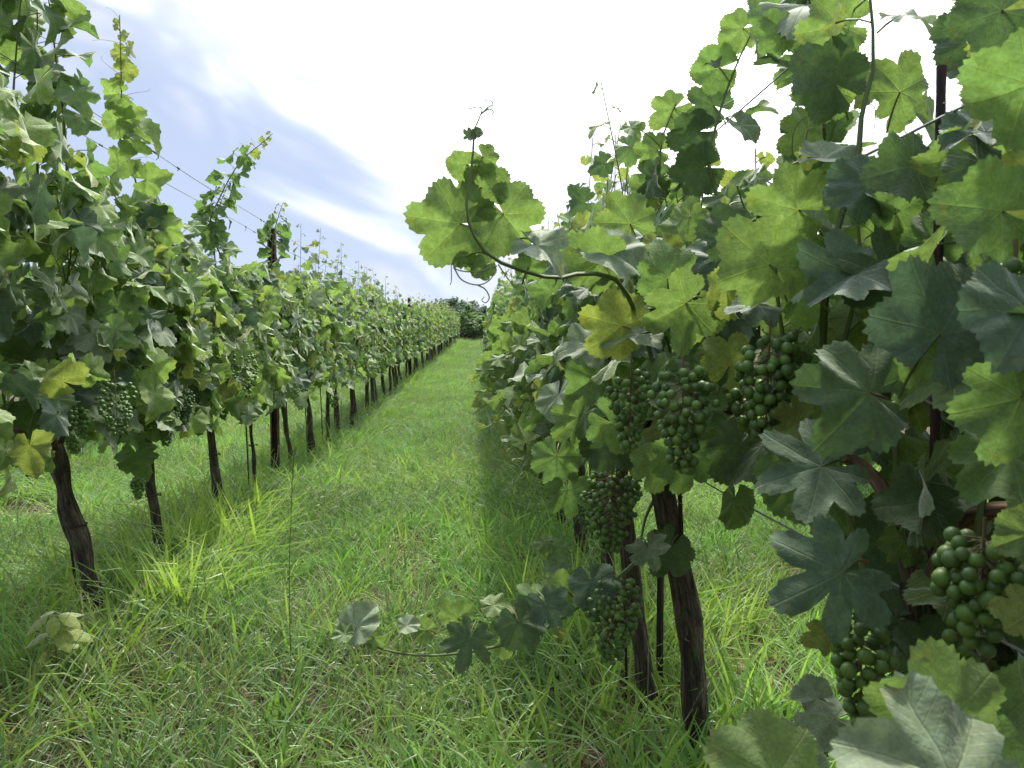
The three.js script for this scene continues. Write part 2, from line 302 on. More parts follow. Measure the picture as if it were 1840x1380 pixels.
    for (let i = 0; i < fill; i++) {
      const s = only || (R() < 0.5 ? -1 : 1), y = low + (topY - low) * Math.pow(R(), 0.85), x = s * (faces * (0.45 + 0.6 * R())) * (1 - 0.45 * smooth(topY - 0.4, topY, y)), z = this.rnd() * (half + 0.04);
      const n = V(s * 0.75 * (R() < 0.2 ? -1 : 1) + this.rnd() * 0.5, this.rnd(-0.05, 0.85), this.rnd() * 0.75), t = V(s * 0.4 + this.rnd() * 0.7, this.rnd(-1.1, 0.3), this.rnd() * 0.9);
      this.leaf(V(x, y, z), n, t, size * this.rnd(0.65, 1.25));
    }
    return this;
  }
  thicket(n, px0, px1, py0, py1, d0, d1, size, mat) {      // more leaves of its laterals through a block of space
    for (let i = 0; i < n; i++) { const d = this.rnd(d0, d1); this.leaf(this.local(P(this.rnd(px0, px1), this.rnd(py0, py1), d)), V(this.rnd(), this.rnd(-0.1, 1), this.rnd()), V(this.rnd(), this.rnd(-1, 0.3), this.rnd()), size * this.rnd(0.7, 1.25), mat); }
    return this;
  }
  bunch(p, len, wid, { br = 0.0068, each = true, n = 70, swing = 0, mat } = {}) {   // local point of the stalk
    const R = this.R, axis = V(swing, -1, this.rnd() * 0.12).normalize(), ends = [], spots = [];
    for (let tries = 0; spots.length < n && tries < n * 60; tries++) {
      const t = Math.pow(R(), 0.8), w = wid * (t < 0.3 ? lerp(0.7, 1, t / 0.3) : lerp(1, 0.28, (t - 0.3) / 0.7)) * (0.5 + 0.5 * Math.sqrt(R())), a = R() * 6.283;
      const q = p.clone().addScaledVector(axis, 0.025 + t * len).add(V(Math.cos(a) * w, this.rnd() * 0.004, Math.sin(a) * w)), r = br * this.rnd(0.78, 1.12);
      if (spots.some(o => o.q.distanceToSquared(q) < (0.84 * (o.r + r)) ** 2)) continue;
      spots.push({ q, r, c: p.clone().addScaledVector(axis, 0.02 + t * len * 0.85) });
    }
    const geos = [tube([p, p.clone().addScaledVector(axis, 0.4 * len), p.clone().addScaledVector(axis, len * 0.95)], t => 0.0022 - 0.0014 * t, 5, { segs: 8 })];
    if (each) for (const o of spots) geos.push(tube([o.c, o.q], () => 0.0007, 3, { segs: 1, cap: false }));
    const b = part(this.g, 'grape_bunch', mergeGeometries(geos), redStemMat);
    if (each) for (const o of spots) { const k = part(b, 'grape', berryGeo, berryMats[Math.floor(R() * 3)]); k.position.copy(o.q); k.scale.set(o.r, o.r * 1.06, o.r); k.rotation.set(R(), 0, R()); }
    else part(b, 'grapes', mergeGeometries(spots.map(o => smallBerry.clone().scale(o.r, o.r, o.r).translate(o.q.x, o.q.y, o.q.z))), berryMats[mat ?? Math.floor(R() * 3)], 'stuff');
    return this;
  }
  finish() {
    if (this.far.length) {
      const by = {};
      for (const [k, m, mat] of this.far) (by[mat] ??= []).push(lowLeaves[k].clone().applyMatrix4(m));
      for (const [mat, gs] of Object.entries(by)) part(this.g, 'foliage', mergeGeometries(gs), LM[mat], 'stuff');
    }
    if (this.rest) {
      const by = {};
      for (const [m, mat] of this.rest) (by[mat] ??= []).push(midLeaves[Math.floor(this.R() * 8)].clone().applyMatrix4(m));
      for (const [mat, gs] of Object.entries(by)) part(this.g, 'foliage', mergeGeometries(gs), LM[mat], 'stuff');
    }
    return this.g;
  }
}
const berryGeo = new THREE.SphereGeometry(1, 12, 8), smallBerry = new THREE.IcosahedronGeometry(1, 1);
// ---------------------------------------------------------------- the ground, one sheet to the horizon
{
  const line = (near, step, grow, far) => { const a = [0]; let s = step, v = 0; while (v < far) { v += s; a.push(v); if (v > near) s *= grow; } return a; };
  const half = line(8, 0.25, 1.16, 380), xs = [...half.slice(1).reverse().map(v => -v), ...half], ds = [...line(4, 0.5, 1.3, 60).slice(1).reverse().map(v => -v), ...line(60, 0.25, 1.12, 480)];
  const pos = [], uv = [], idx = [];
  ds.forEach((d, j) => xs.forEach((x, i) => {
    pos.push(x, groundY(x, Math.max(d, 0)), -d); uv.push(x / 2.6, d / 2.6);
    if (i && j) { const b = j * xs.length + i, a = b - 1, c = a - xs.length, e = b - xs.length; idx.push(c, e, b, c, b, a); }
  }));
  const m = new THREE.Mesh(buildGeo(pos, idx, uv), new THREE.MeshStandardMaterial({ name: 'soil and thatch', map: soilColor, bumpMap: rep(soilBump, 2, 2), bumpScale: 0.03, roughness: 1 }));
  m.receiveShadow = true; top(m, 'ground'); tag(m, 'brown soil with mown thatch under the vineyard grass', 'ground', null, 'structure');
}
// ---------------------------------------------------------------- grass
function bladeInto(pos, idx, uv, x, z, az, h, w, arch, lean, twist, segs = 3) {
  const dx = Math.cos(az), dz = Math.sin(az), b = pos.length / 3;
  for (let i = 0; i <= segs; i++) {
    const t = i / segs, out = lean * t * h + arch * t * t * h, y = h * t * (1 - 0.35 * arch * t * t), ww = w * (i === segs ? 0.04 : 1 - 0.55 * t * t) * 0.5, a = az + 1.571 + twist * t, cx = Math.cos(a) * ww, cz = Math.sin(a) * ww;
    pos.push(x + dx * out - cx, y, z + dz * out - cz, x + dx * out + cx, y + 0.002, z + dz * out + cz); uv.push(0, t, 1, t);
    if (i) { const q = b + i * 2; idx.push(q - 2, q - 1, q + 1, q - 2, q + 1, q); }
  }
}
function tuft(seed, n, rad, h, w, arch, segs, stalks = 0) {
  const R = mulberry(seed), pos = [], idx = [], uv = [];
  for (let i = 0; i < n; i++) { const a = R() * 6.283, q = rad * Math.sqrt(R()); bladeInto(pos, idx, uv, Math.cos(a) * q, Math.sin(a) * q, a + (R() - 0.5) * 2.4, h * (0.45 + 0.75 * R()), w * (0.6 + 0.7 * R()), arch * (0.2 + 1.1 * R()), 0.1 + 0.45 * R(), (R() - 0.5) * 2.2, segs); }
  for (let i = 0; i < stalks; i++) {
    const a = R() * 6.283, x = Math.cos(a) * rad * 0.4, z = Math.sin(a) * rad * 0.4, H = h * (1.3 + 0.6 * R()), ln = 0.12 + 0.25 * R();
    bladeInto(pos, idx, uv, x, z, a, H, 0.0022, 0.12, ln, 0.4, 4);
    for (let k = 0; k < 9; k++) { const t = 0.66 + 0.34 * k / 9, o = ln * t * H + 0.12 * t * t * H, b = pos.length / 3, y = H * t * (1 - 0.042 * t * t), s = 0.006, qx = x + Math.cos(a) * o, qz = z + Math.sin(a) * o, sd = k % 2 ? 1 : -1, nx = -Math.sin(a) * sd, nz = Math.cos(a) * sd; pos.push(qx, y - 0.004, qz, qx + nx * s * 0.8, y + s, qz + nz * s * 0.8, qx, y + s * 1.6, qz); uv.push(0, 0, 1, 0.5, 0, 1); idx.push(b, b + 1, b + 2); }
  }
  return buildGeo(pos, idx, uv);
}
{
  const kinds = [
    { name: 'grass', label: 'lush broad bladed green grass covering the alley and row strips', geos: [tuft(1, 11, 0.07, 0.19, 0.0105, 0.55, 3), tuft(2, 12, 0.08, 0.16, 0.009, 0.9, 3)], share: 0.54, col: [[0.22, 0.42, 0.05], [0.29, 0.49, 0.055], [0.16, 0.36, 0.055]] },
    { name: 'fine_grass', label: 'fine narrow bladed grass arching between the broader blades', geos: [tuft(3, 16, 0.08, 0.21, 0.0046, 0.9, 3), tuft(4, 15, 0.07, 0.16, 0.004, 0.6, 3)], share: 0.26, col: [[0.22, 0.38, 0.06], [0.3, 0.46, 0.07], [0.17, 0.33, 0.065]] },
    { name: 'bright_grass', label: 'upright yellow green grass shoots standing out of the sward', geos: [tuft(5, 6, 0.04, 0.22, 0.012, 0.35, 3)], share: 0.09, col: [[0.34, 0.5, 0.065], [0.3, 0.46, 0.06]] },
    { name: 'seed_grass', label: 'thin grass stalks with pale seed heads above the sward', geos: [tuft(6, 4, 0.05, 0.24, 0.003, 0.6, 3, 3)], share: 0.045, col: [[0.27, 0.34, 0.12], [0.2, 0.28, 0.1]] },
    { name: 'dry_grass', label: 'dry straw coloured grass lying in the sward near the soil', geos: [tuft(7, 12, 0.1, 0.13, 0.0026, 1.5, 3)], share: 0.085, col: [[0.42, 0.38, 0.2], [0.34, 0.29, 0.17], [0.3, 0.3, 0.14]] },
  ];
  const R = mulberry(777), lists = kinds.map(k => k.geos.map(() => [])), q = new THREE.Quaternion(), e = new THREE.Euler();
  const sow = (x0, x1, d0, d1, per, grow, follow) => {
    const n = Math.round((x1 - x0) * (d1 - d0) * per);
    for (let i = 0; i < n; i++) {
      const d = lerp(d0, d1, R()), xr = lerp(x0, x1, R()), x = xr + (follow ? bend(d) : 0), patch = fbm(x * 1.1, 8.8, d * 1.1, 3), patch2 = fbm(x * 3.2, 1.8, d * 3.2, 2);
      const row = Math.min(...[-3.8, -1.55, 0.6, 2.8].map(v => Math.abs(xr - v))), strip = smooth(0.7, 0.15, row);
      const bare = smooth(0.6, 0.74, patch * 0.5 + patch2 * 0.5) * (1 - smooth(5, 9, d));
      if (R() < bare * 0.9) continue;
      let r = R(), k = 0; const sh = kinds.map((t, j) => t.share * (j === 2 ? 0.5 + 2.2 * strip * smooth(0.45, 0.6, patch) : j === 4 ? 0.5 + 2.5 * smooth(0.5, 0.62, patch2) : 1)), sum = sh.reduce((a, b) => a + b); r *= sum; while (k < 4 && r > sh[k]) r -= sh[k++];
      const v = Math.floor(R() * kinds[k].geos.length), s = (0.62 + 0.3 * patch2 + 0.42 * strip * R()) * (0.75 + 0.5 * R()) * grow;
      q.setFromEuler(e.set((R() - 0.5) * 0.3, R() * 6.283, (R() - 0.5) * 0.3));
      const m = new THREE.Matrix4().compose(V(x, groundY(x, d) - 0.006, -d), q.clone(), V(s * (grow > 1 ? 1.25 : 1), s * (grow > 1.2 ? 0.8 : 1), s * (grow > 1 ? 1.25 : 1)));
      const c = kinds[k].col[Math.floor(R() * kinds[k].col.length)], f = 0.79 * (0.75 + 0.5 * R()) * (0.88 + 0.9 * (patch - 0.45)), yl = 0.95 + 0.5 * (patch2 - 0.5);
      lists[k][v].push([m, C(c[0] * f * yl, c[1] * f, c[2] * f)]);
    }
  };
  sow(-4.6, 3.2, 1.5, 5, 230, 1, false);
  sow(-5.5, 4, 5, 10, 170, 1.05, true);
  sow(-6, 4.5, 10, 18, 110, 1.25, true);
  sow(-4, 4, 18, 32, 62, 1.6, true);
  sow(-3.5, 4, 32, 56, 36, 2.1, true);
  // lush yellow green tufts at the foot of the second and third left trunks and under the right row
  for (const [cx, cd, n, rad] of [[-1.35, 4.25, 70, 0.3], [-1.45, 5.0, 30, 0.25], [0.62, 3.0, 60, 0.5], [-1.3, 3.5, 30, 0.25]]) for (let i = 0; i < n; i++) {
    const a = R() * 6.283, r = rad * Math.sqrt(R()), x = cx + Math.cos(a) * r, d = cd + Math.sin(a) * r, s = 0.9 + 0.6 * R(), k = R() < 0.6 ? 2 : 1; q.setFromEuler(e.set((R() - 0.5) * 0.3, R() * 6.283, (R() - 0.5) * 0.3));
    lists[k][0].push([new THREE.Matrix4().compose(V(x, groundY(x, d) - 0.006, -d), q.clone(), V(s, s * 1.1, s)), C(...kinds[k].col[Math.floor(R() * 2)])]);
  }
  kinds.forEach((k, i) => k.geos.forEach((g, v) => {
    const L = lists[i][v], im = new THREE.InstancedMesh(g, grassMat, L.length);
    L.forEach(([m, c], j) => { im.setMatrixAt(j, m); im.setColorAt(j, c); });
    im.castShadow = im.receiveShadow = true;
    top(im, k.name); tag(im, v ? k.label.replace('covering', 'of shorter growth covering').replace('arching', 'of shorter growth arching') : k.label, 'grass', null, 'stuff');
  }));
}
// ---------------------------------------------------------------- trellis posts, stakes and wires
const ORD = ['first', 'second', 'third', 'fourth', 'fifth', 'sixth', 'seventh', 'eighth', 'ninth', 'tenth', 'eleventh', 'twelfth', 'thirteenth', 'fourteenth', 'fifteenth', 'sixteenth'];
function boxG(w, h, dp, x, y, z, uvs = 2) { const g = new THREE.BoxGeometry(w, h, dp); const u = g.attributes.uv; for (let i = 0; i < u.count; i++) u.setXY(i, u.getX(i) * 0.3 * uvs, u.getY(i) * h * uvs); return g.translate(x, y, z); }
function post(x, d, h, mat, label, group, tilt = 0) {
  const g = new THREE.Group(); g.position.set(x + bend(d), groundY(x, d), -d); g.rotation.z = tilt;
  const H = h + 0.15;
  part(g, 'web', boxG(0.058, H, 0.005, 0, H / 2 - 0.15, 0), mat === steelMat ? darkSteelMat : mat);
  for (const s of [-1, 1]) {
    part(g, 'flange', boxG(0.005, H, 0.034, s * 0.0316, H / 2 - 0.15, 0.0145), mat);
    part(g, 'lip', boxG(0.012, H, 0.004, s * 0.0279 - s * 0.0005, H / 2 - 0.15, 0.0335), mat);
  }
  for (let k = 0; k < 9; k++) part(g, 'hook', boxG(0.008, 0.022, 0.004, (k % 2 ? 1 : -1) * 0.038, 0.8 + k * 0.15, 0.02), mat);
  top(g, 'trellis_post'); tag(g, label, 'post', group);
}
post(LEFT_X - 0.02, 6.76, 2.1, steelMat, 'tall rusty steel channel post standing in the left vine row', 'steel trellis posts', 0.004);
[13.3, 19.8, 26.4, 33, 39.6].forEach((d, i) => post(LEFT_X, d, 2.08, i % 2 ? steelMat : greySteelMat, i ? 'distant steel post half hidden in the left vine row' : 'grey zinc post behind the rusty post in the left vine row', 'steel trellis posts', 0.01));
[8.4, 15, 21.6, 28.2].forEach(d => post(RIGHT_X, d, 2.05, steelMat, 'distant steel post half hidden in the right vine row', 'steel trellis posts', -0.01));
function stake(x, d, h, r, label, tilt = 0, mat = darkSteelMat) {
  const g = new THREE.Group(); g.position.set(x, groundY(x, d), -d);
  part(g, 'rod', tube([V(0, -0.15, 0), V(tilt * 0.5, h * 0.5, 0.004), V(tilt, h, 0)], t => r * (1 + 0.06 * Math.sin(t * 120)), 9, { segs: 40, uvScale: 0.6 }), mat);
  part(g, 'tie', tube([...Array(8)].map((_, i) => V(tilt * 0.7 + Math.cos(i) * r * 1.5, h * 0.7 + 0.003 * i, Math.sin(i) * r * 1.5)), () => 0.0018, 4, { segs: 16 }), wireMat);
  top(g, 'vine_stake'); tag(g, label, 'stake', 'iron rods beside the vines');
}
function wire(x0, h, d0, d1, r, label, knots, seed) {
  const R = mulberry(seed), n = Math.ceil((d1 - d0) / 0.8), pts = [...Array(n + 1)].map((_, i) => { const d = lerp(d0, d1, i / n); return V(x0 + bend(d), rise(d) + h - 0.012 * Math.sin(i * 0.9) ** 2, -d); });
  const g = new THREE.Group(); g.position.copy(pts[0]); const loc = pts.map(p => p.clone().sub(pts[0]));
  part(g, 'strand', tube(loc, () => r, 5, { segs: n * 3 }), wireMat);
  for (let i = 0; i < knots; i++) {      // wound remains of old tendrils
    const u = R() * 12 / (d1 - d0), c = V(loc[0].x, loc[0].y, 0).lerp(loc[n], 0), k = Math.min(n - 1, Math.floor(u * n)), f = u * n - k; c.lerpVectors(loc[k], loc[k + 1], f);
    const dir = loc[k + 1].clone().sub(loc[k]).normalize(), L = 0.012 + 0.03 * R(), m = [];
    for (let j = 0; j <= 10; j++) m.push(c.clone().addScaledVector(dir, (j / 10 - 0.5) * L).add(V(Math.cos(j * 1.7) * 0.0035, Math.sin(j * 1.7) * 0.0035, 0)));
    if (R() < 0.5) m.push(m[10].clone().add(V(0.01 * (R() - 0.5), -0.015 * R(), 0.01)), m[10].clone().add(V(0.02 * (R() - 0.5), -0.03 * R(), 0.012)));
    part(g, 'old_tendril', tube(m, () => 0.0019, 4, { segs: 22 }), darkSteelMat);
  }
  top(g, 'trellis_wire'); tag(g, label, 'wire', 'trellis wires');
}
wire(LEFT_X + 0.045, 2.07, 0.6, 46, 0.0021, 'upper wire of the paired top wires above the left row', 34, 5);
wire(LEFT_X - 0.14, 2.06, 0.6, 46, 0.0021, 'second wire of the paired top wires behind the rusty post', 26, 6);
wire(LEFT_X + 0.16, 1.46, 0.6, 46, 0.0019, 'wire crossing the upper leaves of the left row', 0, 7);
wire(LEFT_X + 0.03, 0.79, 0.6, 46, 0.0021, 'low wire along the trunk tops of the left row', 0, 8);
wire(RIGHT_X - 0.01, 1.395, 0.3, 46, 0.0021, 'wire fastened to the dark stake in the right row', 0, 9);
wire(RIGHT_X + 0.03, 1.66, 0.3, 46, 0.0019, 'high wire through the top shoots of the right row', 5, 10);
wire(RIGHT_X + 0.02, 0.77, 0.3, 46, 0.0021, 'low wire along the trunk tops of the right row', 0, 11);

// ---------------------------------------------------------------- left row, near vines
const LEFT_GROUP = 'grapevines of the left row', RIGHT_GROUP = 'grapevines of the right row';
const leftLabels = [
  'leafy grapevine cut off by the left edge of the picture',
  'grapevine with the thick dark trunk leaning left, nearest trunk of the left row',
  'grapevine with a tall single shoot high above the left row',
  'grapevine whose curved trunk stands alone before the rusty post, leafy top shoot leaning right',
  'thin trunked grapevine just in front of the rusty steel post',
  'grapevine with its trunk directly behind the rusty steel post',
];
const leftD = [2.42, 3.31, 4.07, 4.96, 5.8, 7.12, 7.95, 8.8, 9.65, 10.5, 11.35, 12.2, 13.05];
const L = leftD.map((d, i) => {
  const v = new Vine(LEFT_X + 0.07 + 0.02 * Math.sin(i * 2.3), d, 100 + i, 'mid');
  v.mix = ['mid', 'lit', 'lit', 'pale', 'pale', 'mid', 'lit', 'young', 'mid', 'lit', 'blue'];  // brighter leaf mix, painting more light onto the left row
  v.trunk([0.74, 0.72, 0.7, 0.84, 0.78][i] ?? 0.8, [-0.14, -0.17, -0.08, -0.08, -0.05][i] ?? v.rnd(-0.12, 0.02), [0.034, 0.037, 0.029, 0.027, 0.015][i] ?? v.rnd(0.02, 0.032), { leanZ: [0.1, 0.03, 0.03, 0.04, 0.02][i] ?? 0.04, wob: 0.006, knots: 0.5, segs: i < 5 ? 40 : 20 });
  if (i < 5) v.tie(0.55, 0.042 - i * 0.003);
  v.canes();
  v.canopy({ topY: [1.98, 1.68, 1.6, 1.6, 1.66, 1.76][i] ?? 1.84, size: 0.128, shoots: 9, fill: i < 6 ? 250 : 170, tall: i < 6 ? 0 : 0.3, low: 0.72, faces: 0.27 });
  top(v.g, 'grapevine'); tag(v.g, leftLabels[i] ?? `grapevine behind the rusty post, ${ORD[i - 5]} trunk along the left row from it`, 'grapevine', LEFT_GROUP);
  return v;
});
leftD.slice(1, 9).forEach((d, i) => stake(LEFT_X - 0.01 + 0.02 * (i > 0), d + 0.04, 0.95, 0.005, `thin dark iron rod at the ${ORD[i + 1]} vine of the left row`, [-0.13, -0.1, -0.02][i] ?? -0.04));
stake(LEFT_X + 0.02, 8.02, 0.42, 0.022, 'short dark stub post in the grass behind the rusty post', 0);
const S = (v, list, o) => v.shoot(list.map(([x, y, d]) => v.local(P(x, y, d))), o);
S(L[1], [[265, 560, 3.5], [262, 450, 3.5], [258, 384, 3.5], [245, 330, 3.5], [227, 265, 3.48], [220, 216, 3.45], [218, 148, 3.42], [215, 27, 3.4]], { r: 0.0052, gap: 0.085, size: 0.15, tip: 0.3, flip: 0.6, tendrils: 7, mat: 'light', tipMat: 'young', petiole: 0.06, fullness: 0.25, out: V(1, 0, 0.1) });
S(L[0], [[70, 400, 2.95], [66, 250, 2.95], [63, 112, 2.92], [67, 60, 2.9], [64, -70, 2.88]], { gap: 0.04, size: 0.14, tip: 0.1, tendrils: 4, mat: 'light' });
S(L[0], [[120, 420, 2.95], [118, 250, 2.95], [100, 100, 2.92], [85, -20, 2.9]], { gap: 0.04, size: 0.13, tip: 0.2, tendrils: 3, mat: 'mid' });
S(L[0], [[20, 300, 2.85], [25, 150, 2.85], [40, -30, 2.8]], { gap: 0.045, size: 0.13, tip: 0.1, tendrils: 2 });
S(L[3], [[406, 480, 5.1], [377, 404, 5.1], [395, 355, 5.1], [431, 292, 5.1], [472, 256, 5.1], [490, 240, 5.1]], { gap: 0.03, size: 0.12, tip: 0.35, tendrils: 5, mat: 'mid', petiole: 0.05 });
S(L[3], [[390, 500, 5.2], [385, 440, 5.2], [392, 380, 5.2], [410, 330, 5.2]], { gap: 0.035, size: 0.125, tip: 0.2, petiole: 0.06 });
S(L[4], [[487, 500, 6.4], [490, 430, 6.4], [500, 390, 6.4], [509, 363, 6.4]], { gap: 0.028, size: 0.12, tip: 0.35, mat: 'mid', petiole: 0.06 });
S(L[2], [[290, 520, 4.0], [280, 430, 4.0], [250, 380, 4.0]], { gap: 0.04, size: 0.14, tip: 0.1, mat: 'deepShade' });
S(L[2], [[335, 540, 4.1], [330, 450, 4.1], [320, 400, 4.1]], { gap: 0.04, size: 0.135, tip: 0.1 });
S(L[1], [[190, 520, 3.3], [185, 400, 3.3], [150, 300, 3.2]], { gap: 0.04, size: 0.135, tip: 0.15, mat: 'light' });
for (const [x, y, w, t, nx, ny, m, k] of [[212, 168, 52, 185, 0, -0.3, 'lit', 7], [221, 216, 66, 178, 0, -0.3, 'lit', 0], [228, 288, 62, 198, 0, -0.1, 'lit', 3], [226, 206, 50, 12, 0.1, -0.2, 'lit', 6], [242, 252, 48, -45, 0.2, -0.2, 'lit', 4], [262, 322, 60, 8, 0, -0.3, 'lit', 8], [246, 362, 52, 165, 0, 0.5, 'mid', 2], [217, 95, 34, 180, 0, -0.2, 'young', 7], [222, 128, 44, 0, 0, -0.2, 'young', 9], [220, 62, 22, -20, 0, 0.3, 'young', 2], [250, 395, 75, 240, 0, 0.3, 'mid', 0], [262, 385, 70, -30, 0, 0.3, 'blue', 1], [240, 430, 70, 190, 0, 0.2, 'lit', 3], [295, 410, 60, 20, 0, 0, 'lit', 6]])
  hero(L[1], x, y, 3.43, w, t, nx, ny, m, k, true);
// bunches under the left row's leaves
const B = (v, px, py, d, len, wid, o) => v.bunch(v.local(P(px, py, d)), len, wid, o);
[[1, 205, 665, 3.05, 0.2, 0.07], [1, 135, 720, 3.05, 0.15, 0.05], [2, 262, 680, 3.75, 0.2, 0.055], [2, 300, 715, 3.75, 0.17, 0.05], [2, 330, 690, 3.9, 0.15, 0.05], [1, 55, 790, 3.2, 0.1, 0.035], [2, 247, 850, 3.95, 0.09, 0.03],
 [3, 395, 640, 4.8, 0.19, 0.07], [3, 438, 625, 4.8, 0.24, 0.085], [3, 400, 700, 4.9, 0.14, 0.05], [4, 455, 700, 5.5, 0.16, 0.05], [5, 540, 690, 6.9, 0.17, 0.06], [6, 600, 700, 8.2, 0.14, 0.06]].forEach(([k, x, y, d, l, w]) => B(L[k], x, y, d * 0.92, l, w, { each: false, n: 95, br: 0.0075, mat: k === 3 ? 1 : undefined }));
// leaves hanging round the second trunk
for (const [x, y, w, t, m] of [[245, 815, 75, -70, 'mid'], [215, 765, 60, 200, 'deepShade'], [275, 770, 50, -30, 'light'], [120, 700, 110, -80, 'blue'], [60, 740, 90, -100, 'mid'], [70, 610, 95, 240, 'light'], [165, 600, 80, -60, 'pale'], [20, 640, 90, -110, 'mid']])
  hero(x < 200 ? L[1] : L[2], x, y, x < 200 ? 2.9 : 3.8, w, t, 0.2, 0.55, m, undefined, true);
function hero(v, jx, jy, d, W, tip, nx, ny, mat, geo, mid) {
  const p = v.local(P(jx, jy, d)), a = tip * Math.PI / 180, t = CR.clone().multiplyScalar(Math.cos(a)).addScaledVector(CU, Math.sin(a));
  const nz = Math.sqrt(Math.max(0.05, 1 - nx * nx - ny * ny)), n = CR.clone().multiplyScalar(nx).addScaledVector(CU, ny).addScaledVector(CF, -nz), s = W * d / FPX;
  v.leaf(p, n, t, s, mat, geo === undefined ? undefined : heroLeaves[geo]);
  const len = s * 0.55, b = p.clone().addScaledVector(t, -len * 0.7).addScaledVector(CF, len * 0.5).add(V(0, -len * 0.25, 0));
  part(v.g, 'leaf_stalk', tube([p, p.clone().lerp(b, 0.5).add(V(0, len * 0.1, 0)), b], () => mid ? 0.0014 : 0.0017, 5, { segs: 6, cap: false }), v.R() < 0.5 ? redStemMat : stemMat);
}
// ---------------------------------------------------------------- right row, near vines
const rightD = [0.3, 1.0, 2.02, 2.28, 3.2, 3.95, 4.67, 5.5, 6.35, 7.2, 8.05, 8.9];
const rightLabels = [
  'close grapevine at the right edge with the large blurred leaf in the bottom corner',
  'shaded grapevine close by on the right with large dark leaves around the dark stake',
  'grapevine with the long leaning bark trunk right of the grass, grapes above its tie',
  'grapevine with the short trunk below the lowest hanging grape bunch',
  'grapevine behind the hanging grapes, right row, trunk hidden by them',
  'grapevine of the right row just before the small split trunk',
  'grapevine with the small split trunk standing in the right row',
];
const rv = rightD.map((d, i) => {
  const v = new Vine([0.74, 0.6, 0.645, 0.545][i] ?? RIGHT_X + 0.02 * Math.sin(i * 3.1), d, 300 + i, i < 4 ? 'hero' : 'mid');
  if (i === 2) { v.trunk(0.98, -0.19, 0.036, { wob: 0.014, knots: 0.35, sides: 26, segs: 80 }); v.tie(0.9, 0.04); }
  else if (i === 3) v.trunk(0.72, -0.1, 0.03, { wob: 0.012, knots: 0.5, sides: 22, segs: 50 });
  else v.trunk(0.78, i < 2 ? 0.02 : -0.06, 0.027, { wob: 0.02, knots: 0.5 });
  v.canes(i === 2 ? 0.35 : 0.4, i < 4 ? 0.9 : 0.84);
  const o = [{ topY: 1.4, shoots: 4, fill: 60, faces: 0.3, only: 1, tall: 0, size: 0.125 }, { topY: 1.4, shoots: 6, fill: 120, faces: 0.3, only: 1, tall: 0, size: 0.125 }, { topY: 1.56, shoots: 8, fill: 90, faces: 0.22, tall: 0.12 }, { topY: 1.5, shoots: 5, fill: 50, tall: 0.1 }, { topY: 1.62, shoots: 8, fill: 170, low: 0.62, faces: 0.3 }][i] ?? { topY: 1.7, shoots: 9, fill: 190, tall: 0.22, low: 0.6, faces: 0.3 };
  v.canopy({ size: 0.125, low: 0.78, ...o });
  top(v.g, 'grapevine'); tag(v.g, rightLabels[i] ?? `grapevine of the right row, ${ORD[i - 7]} behind the small split trunk`, 'grapevine', RIGHT_GROUP);
  return v;
});
stake(0.604, 1.0, 1.45, 0.0062, 'dark iron stake rising against the white sky among the right hand leaves', 0.0);
stake(0.58, 2.0, 1.0, 0.0055, 'thicker iron rod standing against the long leaning bark trunk', -0.05);
stake(0.565, 1.99, 0.5, 0.004, 'short thin iron rod at the foot of the long leaning trunk', 0.0);
stake(0.495, 2.38, 0.7, 0.0045, 'thin iron rod at the short trunk under the lowest grapes', -0.03);
stake(0.6, 2.42, 1.36, 0.011, 'dark stake showing between the leaves left of the hanging grapes', 0.0);
stake(0.68, 4.2, 1.1, 0.007, 'thin iron rod in the grass beside the small split trunk', -0.04);
const [R0, R1, R2, R3, R4, R5] = rv;
const HL = (v, rows) => rows.forEach(r => hero(v, ...r));
